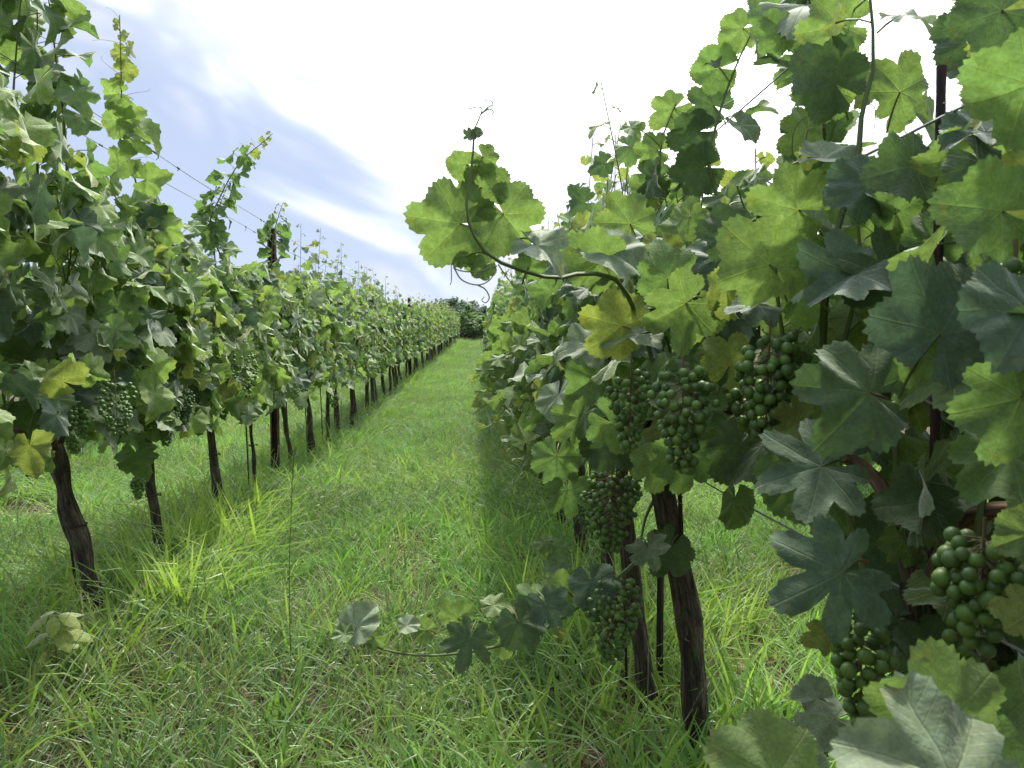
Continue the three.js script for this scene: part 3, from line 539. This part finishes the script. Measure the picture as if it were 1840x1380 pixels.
// [joint x, joint y, metres away, width in pixels, tip direction, tilt sideways, tilt up, look, form]
HL(R1, [
  [1512, 47, 1.3, 135, 190, -0.2, -0.35, 'light', 3], [1500, 150, 1.25, 140, 140, -0.1, -0.3, 'deepShade', 0], [1495, 160, 1.3, 110, 195, 0, -0.4, 'light', 4], [1617, 165, 1.25, 125, 80, 0.1, -0.2, 'light', 3],
  [1620, 182, 1.4, 85, -95, 0.1, -0.2, 'light', 5], [1548, 150, 1.5, 75, -105, 0.6, 0, 'young', 2], [1765, 60, 1.0, 150, 215, 0, 0.2, 'deepShade', 1], [1625, 28, 1.1, 100, 10, 0, 0.85, 'pale', 6], [1840, 60, 0.95, 160, 195, -0.2, -0.2, 'young', 3],
  [1740, 80, 1.15, 60, -100, 0.3, 0, 'light', 2], [1772, 238, 0.92, 140, 200, -0.1, 0.8, 'blue', 2], [1735, 282, 0.95, 135, 200, 0, -0.5, 'light', 4], [1640, 300, 1.0, 130, 190, 0, 0.1, 'deepShade', 0], [1760, 290, 0.88, 140, -60, 0, 0.3, 'deepShade', 1],
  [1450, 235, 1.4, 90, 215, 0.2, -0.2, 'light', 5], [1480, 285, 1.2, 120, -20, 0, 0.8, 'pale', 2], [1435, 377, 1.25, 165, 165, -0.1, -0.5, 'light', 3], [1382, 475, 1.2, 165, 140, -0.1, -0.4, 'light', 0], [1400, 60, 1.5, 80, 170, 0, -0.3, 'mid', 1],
  [1477, 838, 0.95, 215, 196, -0.1, 0.62, 'blue', 8], [1563, 707, 0.86, 235, 172, 0.05, 0.35, 'deepShade', 3], [1512, 1030, 0.86, 235, 205, 0, 0.35, 'blue', 9], [1605, 500, 1.05, 175, 155, 0, 0.15, 'deepShade', 8], [1690, 600, 0.82, 250, 62, -0.15, 0.2, 'blue', 0],
  [1640, 725, 1.2, 100, -65, 0, -0.1, 'young', 3], [1765, 850, 1.35, 110, 205, 0, 0, 'young', 5], [1672, 905, 0.92, 150, 180, 0, 0.5, 'deepShade', 0], [1745, 915, 1.0, 90, 195, 0, 0.8, 'pale', 5], [1440, 760, 1.2, 105, 205, 0, 0.2, 'young', 7], [1490, 905, 1.05, 125, 200, 0, 0.1, 'mid', 4],
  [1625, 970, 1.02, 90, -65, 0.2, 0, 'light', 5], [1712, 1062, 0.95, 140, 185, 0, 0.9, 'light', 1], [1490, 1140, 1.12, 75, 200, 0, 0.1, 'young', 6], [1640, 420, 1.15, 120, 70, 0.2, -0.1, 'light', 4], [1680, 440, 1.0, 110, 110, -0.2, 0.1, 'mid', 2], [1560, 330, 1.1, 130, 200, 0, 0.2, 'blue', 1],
  [1600, 570, 1.2, 120, -80, 0.1, 0, 'young', 3], [1530, 600, 1.3, 130, -70, 0, -0.1, 'young', 0], [1450, 420, 1.35, 120, 190, 0, -0.2, 'light', 3], [1420, 540, 1.4, 130, 200, 0, -0.3, 'light', 5], [1640, 640, 1.1, 110, -110, 0.2, 0.2, 'deepShade', 6],
  [1580, 790, 1.15, 110, 200, 0, 0.3, 'deepShade', 7], [1690, 1180, 0.95, 170, 200, 0.1, 0.2, 'deepShade', 3], [1610, 1110, 1.0, 120, 180, 0, 0.5, 'deepShade', 1], [1700, 1200, 1.05, 150, -90, 0, 0, 'deepShade', 0], [1500, 1290, 1.45, 110, 190, 0, 0.75, 'pale', 5], [1450, 1330, 1.5, 110, 200, 0.1, 0.7, 'pale', 9], [1560, 1330, 1.4, 70, 220, 0.1, 0.1, 'young', 6], [1470, 1255, 1.4, 80, 160, 0, 0.8, 'pale', 2],
]);
HL(R0, [
  [1712, 1405, 0.55, 350, 98, 0.05, 0.62, 'pale', 3], [1690, 1310, 0.6, 260, 95, 0, -0.1, 'light', 1], [1395, 1400, 0.62, 220, 152, -0.15, 0.35, 'light', 1], [1850, 1400, 0.6, 190, 125, -0.2, 0.1, 'mid', 5], [1845, 1260, 0.7, 150, 160, 0, 0, 'mid', 4], [965, 1415, 1.0, 80, 122, -0.3, 0.2, 'mid', 2],
  [1850, 150, 0.75, 210, 218, -0.45, -0.6, 'mid', 4], [1850, 560, 0.66, 230, 240, -0.1, 0.6, 'blue', 2], [1835, 715, 0.66, 230, 250, -0.2, -0.1, 'mid', 3], [1800, 380, 0.75, 180, 170, -0.1, -0.1, 'mid', 0], [1850, 330, 0.8, 160, 230, -0.2, -0.3, 'young', 6], [1850, 960, 0.68, 110, 200, -0.2, 0.3, 'light', 2], [1850, 1100, 0.7, 100, 170, -0.2, 0.2, 'young', 5], [1800, 20, 0.85, 150, 200, -0.1, -0.3, 'deepShade', 1],
]);
HL(R2, [
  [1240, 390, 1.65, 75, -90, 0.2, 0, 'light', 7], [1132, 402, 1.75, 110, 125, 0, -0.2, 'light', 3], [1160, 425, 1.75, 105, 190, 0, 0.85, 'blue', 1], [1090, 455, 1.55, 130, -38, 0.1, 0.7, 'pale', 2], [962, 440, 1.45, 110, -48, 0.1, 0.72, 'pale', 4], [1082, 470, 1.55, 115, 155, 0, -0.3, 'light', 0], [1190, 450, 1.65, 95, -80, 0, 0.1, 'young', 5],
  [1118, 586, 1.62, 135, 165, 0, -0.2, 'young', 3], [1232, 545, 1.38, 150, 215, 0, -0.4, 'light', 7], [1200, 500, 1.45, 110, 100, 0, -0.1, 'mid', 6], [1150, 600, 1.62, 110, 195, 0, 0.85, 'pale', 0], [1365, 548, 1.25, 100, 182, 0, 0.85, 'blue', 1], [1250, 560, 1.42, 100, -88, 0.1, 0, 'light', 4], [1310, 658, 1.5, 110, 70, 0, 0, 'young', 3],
  [1055, 520, 1.6, 80, 195, 0, 0.8, 'blue', 2], [1320, 420, 1.5, 110, 170, 0, 0.1, 'deepShade', 1], [1290, 460, 1.55, 120, -110, 0, 0.5, 'blue', 5], [1210, 730, 1.36, 75, 170, 0.4, 0.3, 'pale', 2], [1180, 830, 1.5, 90, -95, 0.2, 0, 'light', 5], [1230, 815, 1.45, 130, -95, 0, -0.1, 'mid', 3], [1330, 800, 1.4, 120, -120, 0, 0.1, 'deepShade', 0], [1320, 900, 1.7, 90, -100, 0.5, 0, 'mid', 2],
  [1155, 700, 1.9, 110, 200, 0, 0.2, 'mid', 0], [1070, 680, 2.0, 100, 210, 0, 0.3, 'mid', 4], [1040, 750, 2.0, 100, 220, 0, 0.1, 'light', 3], [1100, 790, 1.95, 110, -110, 0, 0.2, 'deepShade', 1], [1000, 820, 2.1, 90, -100, 0, 0.1, 'mid', 5], [1060, 620, 2.0, 95, 180, 0, 0.6, 'pale', 6], [1020, 880, 2.1, 90, -80, 0, 0, 'mid', 7],
  [1282, 190, 1.95, 88, 152, 0, -0.3, 'deepShade', 3], [1256, 238, 1.95, 88, 200, 0, -0.3, 'deepShade', 0], [1263, 302, 1.9, 98, 195, 0, -0.35, 'deepShade', 4], [1212, 195, 2.0, 75, 215, 0, -0.2, 'light', 6], [1180, 270, 2.0, 70, 175, 0, -0.2, 'light', 3], [1180, 320, 2.0, 75, 190, 0, -0.1, 'light', 5], [1293, 123, 1.9, 85, 190, 0, -0.4, 'mid', 2], [1335, 52, 1.9, 75, 210, 0, -0.3, 'light', 1], [1362, 75, 1.85, 70, -80, 0.5, 0, 'pale', 7], [1385, 30, 1.8, 80, 130, 0, -0.2, 'mid', 0], [1330, 225, 1.8, 70, -50, 0.3, 0.5, 'pale', 2],
  [1165, 985, 1.85, 80, -68, -0.3, 0.6, 'pale', 7], [1205, 985, 1.95, 100, 240, 0, 0.1, 'deepShade', 3],
]);
R1.thicket(26, 1410, 1530, -40, 330, 1.5, 1.9, 0.13); R1.thicket(40, 1740, 1900, -60, 420, 1.15, 1.7, 0.13); R1.thicket(26, 1540, 1700, 300, 480, 1.3, 1.8, 0.13); R2.thicket(26, 1300, 1420, 330, 500, 1.7, 2.1, 0.125);
R1.thicket(36, 1560, 1860, 640, 1000, 1.2, 1.6, 0.13, 'deepShade'); R1.thicket(24, 1560, 1860, 1000, 1220, 1.05, 1.3, 0.13, 'deepShade'); R2.thicket(20, 1090, 1330, 640, 800, 1.75, 2.1, 0.13, 'mid');
// the shoot reaching into the alley, and its curled tendrils
HL(R2, [
  [826, 402, 1.47, 165, 172, 0, -0.25, 'light', 3], [866, 336, 1.47, 82, 25, 0, -0.3, 'light', 0], [905, 385, 1.47, 130, -50, 0.1, -0.2, 'light', 4], [872, 478, 1.46, 48, 215, 0, 0, 'light', 2], [838, 296, 1.46, 62, 172, 0, -0.7, 'light', 2], [868, 283, 1.46, 55, -48, 0.2, -0.2, 'light', 6], [850, 350, 1.5, 60, 120, 0.2, -0.2, 'light', 5], [860, 440, 1.5, 80, 250, 0, -0.2, 'light', 5], [950, 480, 1.48, 60, 60, 0, -0.3, 'mid', 1], [846, 243, 1.42, 26, 210, 0, 0.2, 'deepShade', 7], [856, 240, 1.42, 22, 40, 0, 0.2, 'deepShade', 2],
]);
S(R2, [[1170, 640, 1.75], [1135, 545, 1.6], [1100, 498, 1.52], [1040, 492, 1.48], [1000, 500, 1.46], [940, 487, 1.44], [880, 460, 1.42], [850, 420, 1.41], [838, 375, 1.41], [848, 300, 1.42], [852, 232, 1.42]], { r: 0.0048, gap: 0.13, size: 0.05, fullness: 0.35, petiole: 0.05, mat: 'mid' });
S(R2, [[1310, 420, 1.85], [1285, 340, 1.9], [1274, 287, 1.9], [1300, 180, 1.9], [1327, 108, 1.9], [1363, 36, 1.88]], { r: 0.0042, gap: 0.09, size: 0.085, tip: 0.5, tendrils: 5, fullness: 0.55, tipMat: 'light' });
S(R2, [[1190, 420, 2.0], [1185, 330, 2.0], [1190, 250, 2.0], [1215, 185, 2.0]], { r: 0.0038, gap: 0.075, size: 0.08, tip: 0.4, tipMat: 'light', mat: 'light' });
S(R1, [[1478, 620, 1.25], [1482, 540, 1.22], [1500, 430, 1.2], [1540, 290, 1.2], [1550, 195, 1.2], [1570, 120, 1.2], [1560, -40, 1.2]], { r: 0.0062, gap: 0.12, size: 0.1, fullness: 0.45, tendrils: 2, mat: 'light' });
S(R1, [[1600, 690, 1.05], [1630, 560, 1.05], [1680, 440, 1.05], [1740, 345, 1.05], [1800, 200, 1.05]], { r: 0.0055, gap: 0.1, size: 0.1, fullness: 0.6 });
S(R1, [[1580, 1120, 0.98], [1540, 980, 1.0], [1510, 860, 1.0], [1500, 700, 1.05]], { r: 0.005, gap: 0.14, size: 0.08, fullness: 0.5 });
// shoots of the right row that lean out over the alley
for (const [v, list, o] of [
  [rv[6], [[985, 560, 4.6], [930, 610, 4.4], [880, 660, 4.3], [838, 690, 4.25]], { mat: 'light', tipMat: 'young', size: 0.12 }], [rv[6], [[990, 600, 4.5], [930, 660, 4.3], [880, 720, 4.2], [850, 745, 4.2]], { mat: 'light', size: 0.13 }],
  [rv[5], [[1010, 600, 3.9], [960, 680, 3.7], [900, 750, 3.6], [870, 770, 3.5]], { size: 0.13 }], [rv[5], [[1020, 650, 3.9], [980, 740, 3.6], [930, 800, 3.5], [905, 830, 3.4]], { size: 0.13 }], [rv[4], [[1060, 660, 3.1], [1010, 740, 2.95], [960, 800, 2.9], [935, 840, 2.85]], { size: 0.125 }],
  [rv[4], [[1075, 600, 3.1], [1010, 640, 2.9], [965, 700, 2.8], [940, 760, 2.8]], { size: 0.13 }], [rv[4], [[1060, 700, 3.0], [1020, 800, 2.9], [1000, 870, 2.85]], { size: 0.13 }], [rv[7], [[960, 560, 5.4], [910, 600, 5.2], [890, 650, 5.1]], { mat: 'light', size: 0.12 }],
  [rv[8], [[945, 560, 6.2], [905, 590, 6.0], [885, 630, 5.9]], { size: 0.12 }], [rv[6], [[975, 650, 4.5], [930, 720, 4.2], [905, 790, 4.1]], { size: 0.13 }], [rv[7], [[955, 620, 5.3], [915, 680, 5.1], [880, 720, 5.0]], { size: 0.13 }], [rv[5], [[1000, 560, 3.8], [950, 590, 3.6], [915, 650, 3.5]], { size: 0.13, mat: 'light' }],
]) S(v, list, { gap: 0.04, tip: 0.25, out: V(0.5, 0, 0.8), petiole: 0.06, ...o });
part(R2.g, 'cane', tube([[1360, 852, 1.6], [1320, 842, 1.68], [1280, 830, 1.76]].map(q => R2.local(P(...q))), t => 0.0075 - 0.001 * t, 8, { segs: 10, uvScale: 0.5 }), caneMat);
// the low shoot lying over the grass
HL(R3, [
  [845, 1146, 1.82, 100, 255, 0, 0.4, 'deepShade', 9], [932, 1117, 1.84, 95, -62, 0, 0.35, 'deepShade', 1], [981, 1087, 1.86, 92, -65, 0, 0.35, 'blue', 8], [1063, 1046, 1.86, 92, -72, 0, 0.4, 'blue', 0], [642, 1126, 1.75, 80, 60, -0.3, 0.5, 'pale', 2], [905, 1142, 1.88, 75, -82, 0, 0, 'light', 3], [822, 1110, 1.88, 65, 130, 0, -0.2, 'light', 5], [885, 1088, 1.9, 60, 10, 0, 0.85, 'light', 6], [765, 1133, 1.85, 48, 170, 0, 0.1, 'light', 2], [672, 1146, 1.78, 40, -50, 0, 0.1, 'light', 4], [1015, 1062, 1.92, 70, 150, 0, 0.2, 'light', 0], [960, 1075, 1.9, 60, 120, 0.2, 0.6, 'mid', 5], [730, 1125, 1.82, 42, 30, 0, 0.8, 'pale', 2], [620, 1140, 1.74, 40, 190, 0, 0.8, 'mid', 2], [1005, 985, 2.9, 60, 170, 0, 0.7, 'mid', 9], [1000, 1015, 2.9, 55, -60, 0, 0.6, 'pale', 9], [1020, 1040, 2.9, 60, -100, 0, 0.5, 'mid', 3], [980, 975, 2.9, 40, 200, 0, 0.7, 'light', 1],
]);
S(R3, [[1165, 985, 2.0], [1120, 1030, 1.92], [1040, 1090, 1.88], [960, 1140, 1.86], [880, 1165, 1.84], [780, 1178, 1.82], [700, 1170, 1.79], [625, 1142, 1.76]], { r: 0.0048, gap: 0.16, size: 0.04, fullness: 0.4, petiole: 0.03 });
S(R3, [[1185, 880, 2.1], [1160, 930, 2.05], [1150, 985, 2.0]], { r: 0.006, gap: 0.5, size: 0.03, fullness: 0 });
// curled tendrils at the bend of the shoot
const curl = (v, list, d) => part(v.g, 'tendril', tube(list.map(([x, y]) => v.local(P(x, y, d))), t => 0.0015 - 0.0007 * t, 6, { segs: 40 }), tendrilMat);
curl(R2, [[893, 478], [860, 488], [820, 484], [812, 474], [811, 505], [809, 512]], 1.43);
curl(R2, [[815, 480], [830, 503], [860, 512], [880, 503], [888, 488], [882, 480], [876, 481]], 1.43);
curl(R2, [[858, 512], [872, 520], [879, 535], [873, 544], [866, 540], [870, 533]], 1.43);
curl(R2, [[895, 475], [912, 500], [930, 520]], 1.43);
curl(R2, [[852, 233], [862, 210], [866, 195], [858, 192], [845, 195], [838, 196]], 1.42);
curl(R2, [[865, 205], [878, 192], [886, 188], [880, 180], [870, 181]], 1.42);
curl(R2, [[866, 203], [880, 196], [887, 202], [880, 206]], 1.42);
curl(R1, [[1490, 560], [1470, 535], [1460, 520], [1475, 515], [1485, 535], [1475, 555]], 1.2);
// bunches of the right row, berry by berry where they are close
B(R2, 1228, 640, 1.32, 0.165, 0.055, { n: 92, br: 0.0086 });
B(R1, 1385, 575, 1.22, 0.16, 0.05, { n: 84, br: 0.0086 });
B(R1, 1345, 650, 1.3, 0.09, 0.03, { n: 26, br: 0.0082 });
B(R2, 1135, 640, 1.55, 0.16, 0.045, { n: 80, br: 0.0075 });
B(R3, 1100, 830, 1.85, 0.19, 0.07, { n: 150, br: 0.0078 });
B(R3, 1102, 1025, 1.86, 0.2, 0.075, { n: 160, br: 0.0078 });
B(R1, 1770, 930, 0.78, 0.11, 0.045, { n: 70, br: 0.0088 });
B(R1, 1548, 1085, 0.92, 0.12, 0.036, { n: 48, br: 0.0088 });
B(R1, 1635, 880, 1.05, 0.07, 0.03, { n: 24, br: 0.0085 });
B(R0, 1825, 430, 0.74, 0.075, 0.03, { n: 34, br: 0.0085 });
B(R1, 1735, 1090, 0.9, 0.05, 0.025, { n: 14, br: 0.0085 });
B(R4, 1078, 590, 2.3, 0.13, 0.05, { n: 90, br: 0.0085, each: false });
B(R5, 985, 800, 3.6, 0.2, 0.06, { n: 90, br: 0.009, each: false });
B(R4, 1060, 860, 2.9, 0.18, 0.06, { n: 90, br: 0.0085, each: false });
[...L, ...rv].forEach(v => v.finish());

// ---------------------------------------------------------------- far vines: a few grown, then copied
const kinds = [...Array(6)].map((_, i) => {
  const v = new Vine(0, 0, 900 + i, 'low'); v.base.set(0, 0, 0); v.mix = ['mid', 'lit', 'lit', 'pale', 'mid', 'light', 'young', 'mid', 'blue']; v.g.position.set(0, 0, 0);
  v.trunk(0.78, v.rnd(-0.12, 0.02), v.rnd(0.024, 0.034), { leanZ: 0.04, wob: 0.02, knots: 0.5, sides: 8, segs: 12 }); v.canes();
  v.canopy({ topY: 1.8, size: 0.135, shoots: 9, fill: 190, tall: 0.3, low: 0.72, faces: 0.25 });
  if (i % 2) v.bunch(V(0.12, 0.82, 0.1), 0.14, 0.05, { each: false, n: 30, br: 0.011 });
  return v.finish();
});
const RF = mulberry(4242); let firstUse = new Set();
function farVine(x, d, label, group) {
  const k = Math.floor(RF() * 6), g = firstUse.has(k) ? kinds[k].clone() : kinds[k]; firstUse.add(k);
  g.position.set(x + bend(d) + (RF() - 0.5) * 0.06, groundY(x + bend(d), d), -d); g.rotation.y = (RF() - 0.5) * 0.3; g.scale.set(1, 0.95 + 0.12 * RF(), 1);
  top(g, 'grapevine'); g.userData = {}; tag(g, label, 'grapevine', group);
}
for (let d = 13.9; d < 46; d += 0.86) farVine(LEFT_X, d, 'distant grapevine towards the far end of the left row', 'far grapevines of the left row');
for (let d = 9.75; d < 46; d += 0.86) farVine(RIGHT_X, d, 'distant grapevine towards the far end of the right row', 'far grapevines of the right row');
for (let d = -5; d < -0.2; d += 0.86) farVine(RIGHT_X, d, 'grapevine of the right row behind the viewer', 'grapevines behind the viewer');
for (let d = -4; d < 1.8; d += 0.86) farVine(LEFT_X, d, 'grapevine of the left row beside the viewer', 'grapevines beside the viewer');
for (let d = 4.6; d < 22; d += 0.88) farVine(-3.8, d, 'grapevine of the row behind the left row', 'grapevines behind the left row');
for (let d = 0.6; d < 17; d += 0.88) farVine(2.8, d, 'grapevine of the row behind the right row', 'grapevines behind the right row');
// ---------------------------------------------------------------- shrubs and trees past the end of the rows
function woody(x, d, h, w, name, label, category, seed, mats, trunkShare) {
  const R = mulberry(seed), g = new THREE.Group(), y = groundY(x, d); g.position.set(x, y, -d);
  const limbs = [tube([V(0, -0.1, 0), V(0.05 * w, h * 0.35, 0), V(-0.03 * w, h * 0.75, 0)], t => h * 0.025 * (1 - 0.7 * t) + 0.01, 8, { segs: 10 })], by = {};
  for (let k = 0; k < 14; k++) {
    const a = R() * 6.283, y0 = h * lerp(trunkShare, 0.7, R()), e = V(Math.cos(a) * w * (0.25 + 0.22 * R()), y0 + h * 0.22 * R(), Math.sin(a) * w * (0.25 + 0.22 * R()));
    limbs.push(tube([V(0, y0 * 0.8, 0), e.clone().multiplyScalar(0.5).add(V(0, y0 * 0.45, 0)), e], t => h * 0.009 * (1 - t) + 0.004, 5, { segs: 5 }));
  }
  part(g, 'trunk', mergeGeometries(limbs), barkMat);
  for (let c = 0; c < 40; c++) {
    const a = R() * 6.283, ph = Math.acos(1 - 2 * R()), rr = 0.5 * Math.cbrt(R()), cx = Math.cos(a) * Math.sin(ph) * w * rr, cz = Math.sin(a) * Math.sin(ph) * w * rr, cy = h * lerp(trunkShare, 1, 0.5 + Math.cos(ph) * rr), cr = 0.13 * w * (0.6 + 0.7 * R());
    for (let k = 0; k < 42; k++) { const p = V(R() - 0.5, R() - 0.5, R() - 0.5).normalize().multiplyScalar(cr * Math.cbrt(R())).add(V(cx, cy, cz)); (by[mats[Math.floor(R() * mats.length)]] ??= []).push(lowLeaves[Math.floor(R() * 6)].clone().applyMatrix4(leafMatrix(p, V(R() - 0.5, R(), R() - 0.5), V(R() - 0.5, R() - 0.8, R() - 0.5), 0.12 + 0.12 * R()))); }
  }
  for (const m of Object.keys(by)) part(g, 'crown', mergeGeometries(by[m]), LM[m], 'stuff');
  top(g, name); tag(g, label, category, 'shrubs and trees beyond the rows');
}
[[835, 52, 2.4, 2.2], [850, 56, 1.9, 2.2], [866, 53, 1.8, 2.0], [882, 55, 2.1, 2.4], [900, 57, 2.4, 2.6]].forEach(([px, d, h, w], i) => woody((px - VPX) / FPX * d, d, h, w, 'shrub', ['dark shrub closing the alley beside the left row end', 'low shrub in the middle of the alley end', 'light green shrub right of the alley middle', 'shrub beside the right row end', 'shrub behind the right row end'][i], 'shrub', 600 + i, i ? ['mid', 'light'] : ['deepShade', 'deepShade', 'mid'], 0.05));
[[822, 66, 3.6, 4], [842, 72, 3.4, 4], [800, 75, 3.8, 4.5], [868, 84, 3.2, 5]].forEach(([px, d, h, w], i) => woody((px - VPX) / FPX * d, d, h, w, 'tree', ['dark rounded tree over the left row end', 'dark tree above the alley end', 'tree partly hidden behind the left row', 'distant pale tree right of the alley end'][i], 'tree', 640 + i, ['deepShade', 'blue'], 0.25));
// ---------------------------------------------------------------- the pale seedling in the grass
{
  const b = P(100, 1238, 2.62), g = new THREE.Group(); g.position.set(b.x, groundY(b.x, 2.62), -2.62);
  const ovate = buildGeo([0, 0, 0, 0, 0.5, 0.05, 0, 1, -0.08, -0.2, 0.2, -0.01, -0.28, 0.5, -0.02, -0.16, 0.8, -0.05, 0.2, 0.2, -0.01, 0.28, 0.5, -0.02, 0.16, 0.8, -0.05], [0, 1, 3, 3, 1, 4, 4, 1, 5, 5, 1, 2, 0, 6, 1, 6, 7, 1, 7, 8, 1, 8, 2, 1], [0.5, 0.1, 0.5, 0.5, 0.5, 0.9, 0.4, 0.3, 0.35, 0.5, 0.42, 0.7, 0.6, 0.3, 0.65, 0.5, 0.58, 0.7]);
  part(g, 'stem', tube([V(0, -0.03, 0), V(0.004, 0.16, 0), V(0, 0.26, 0.01)], t => 0.0025 - 0.001 * t, 6), redStemMat);
  const R = mulberry(8);
  for (const [y, a, s] of [[0.26, 0, 0.05], [0.26, 1.2, 0.045], [0.26, 2.6, 0.05], [0.26, 4, 0.045], [0.25, 5.2, 0.05], [0.22, 0.6, 0.06], [0.21, 5.9, 0.065], [0.2, 3.2, 0.055], [0.15, 2.1, 0.05], [0.14, 5, 0.055]]) {
    const o = part(g, 'leaf', ovate, LM.young), dir = V(Math.cos(a), -0.75 - 0.4 * R(), Math.sin(a)); leafMatrix(V(Math.cos(a) * 0.015, y, Math.sin(a) * 0.015), V(Math.cos(a) * 0.5, 1, Math.sin(a) * 0.5 + 0.45), dir, s * 1.7).decompose(o.position, o.quaternion, o.scale);
  }
  top(g, 'seedling'); tag(g, 'pale yellow green seedling standing in the grass before the left row', 'seedling');
}
for (const [list, label] of [[[[168, 1215], [196, 1150], [232, 1080], [272, 1037]], 'long dry straw stalk bending right beside the pale seedling'], [[[170, 1270], [158, 1200], [150, 1110], [145, 1060]], 'upright dry straw stalk between the seedling and the nearest left trunk'], [[[520, 1010], [523, 930], [526, 850], [530, 800]], 'tall thin dark grass stalk standing in the middle of the grass']]) {
  const b = P(...list[0], 2.7); const g = new THREE.Group(); g.position.set(b.x, groundY(b.x, 2.7), b.z);
  const pts = list.map(q => P(...q, 2.7).sub(g.position)); pts.unshift(V(pts[0].x, -0.01, pts[0].z));
  const m = new THREE.MeshStandardMaterial({ name: 'straw', color: label.includes('dark') ? C(0.12, 0.15, 0.06) : C(0.5, 0.45, 0.24), roughness: 0.8 });
  part(g, 'stem', tube(pts, t => 0.0017 - 0.0008 * t, 5, { segs: 24 }), m);
  const c = new THREE.CatmullRomCurve3(pts), R = mulberry(31);
  for (let k = 0; k < 10; k++) { const p = c.getPointAt(0.72 + 0.028 * k), s = k % 2 ? 1 : -1; part(g, 'seed', tube([p, p.clone().add(V(s * 0.003, 0.006, 0.002 * R())), p.clone().add(V(s * 0.004, 0.013, 0))], t => 0.0014 * Math.sin(0.4 + 2.6 * t), 5, { segs: 4 }), m); }
  top(g, 'grass_stalk'); tag(g, label, 'grass stalk');
}

renderer.render(scene, camera);
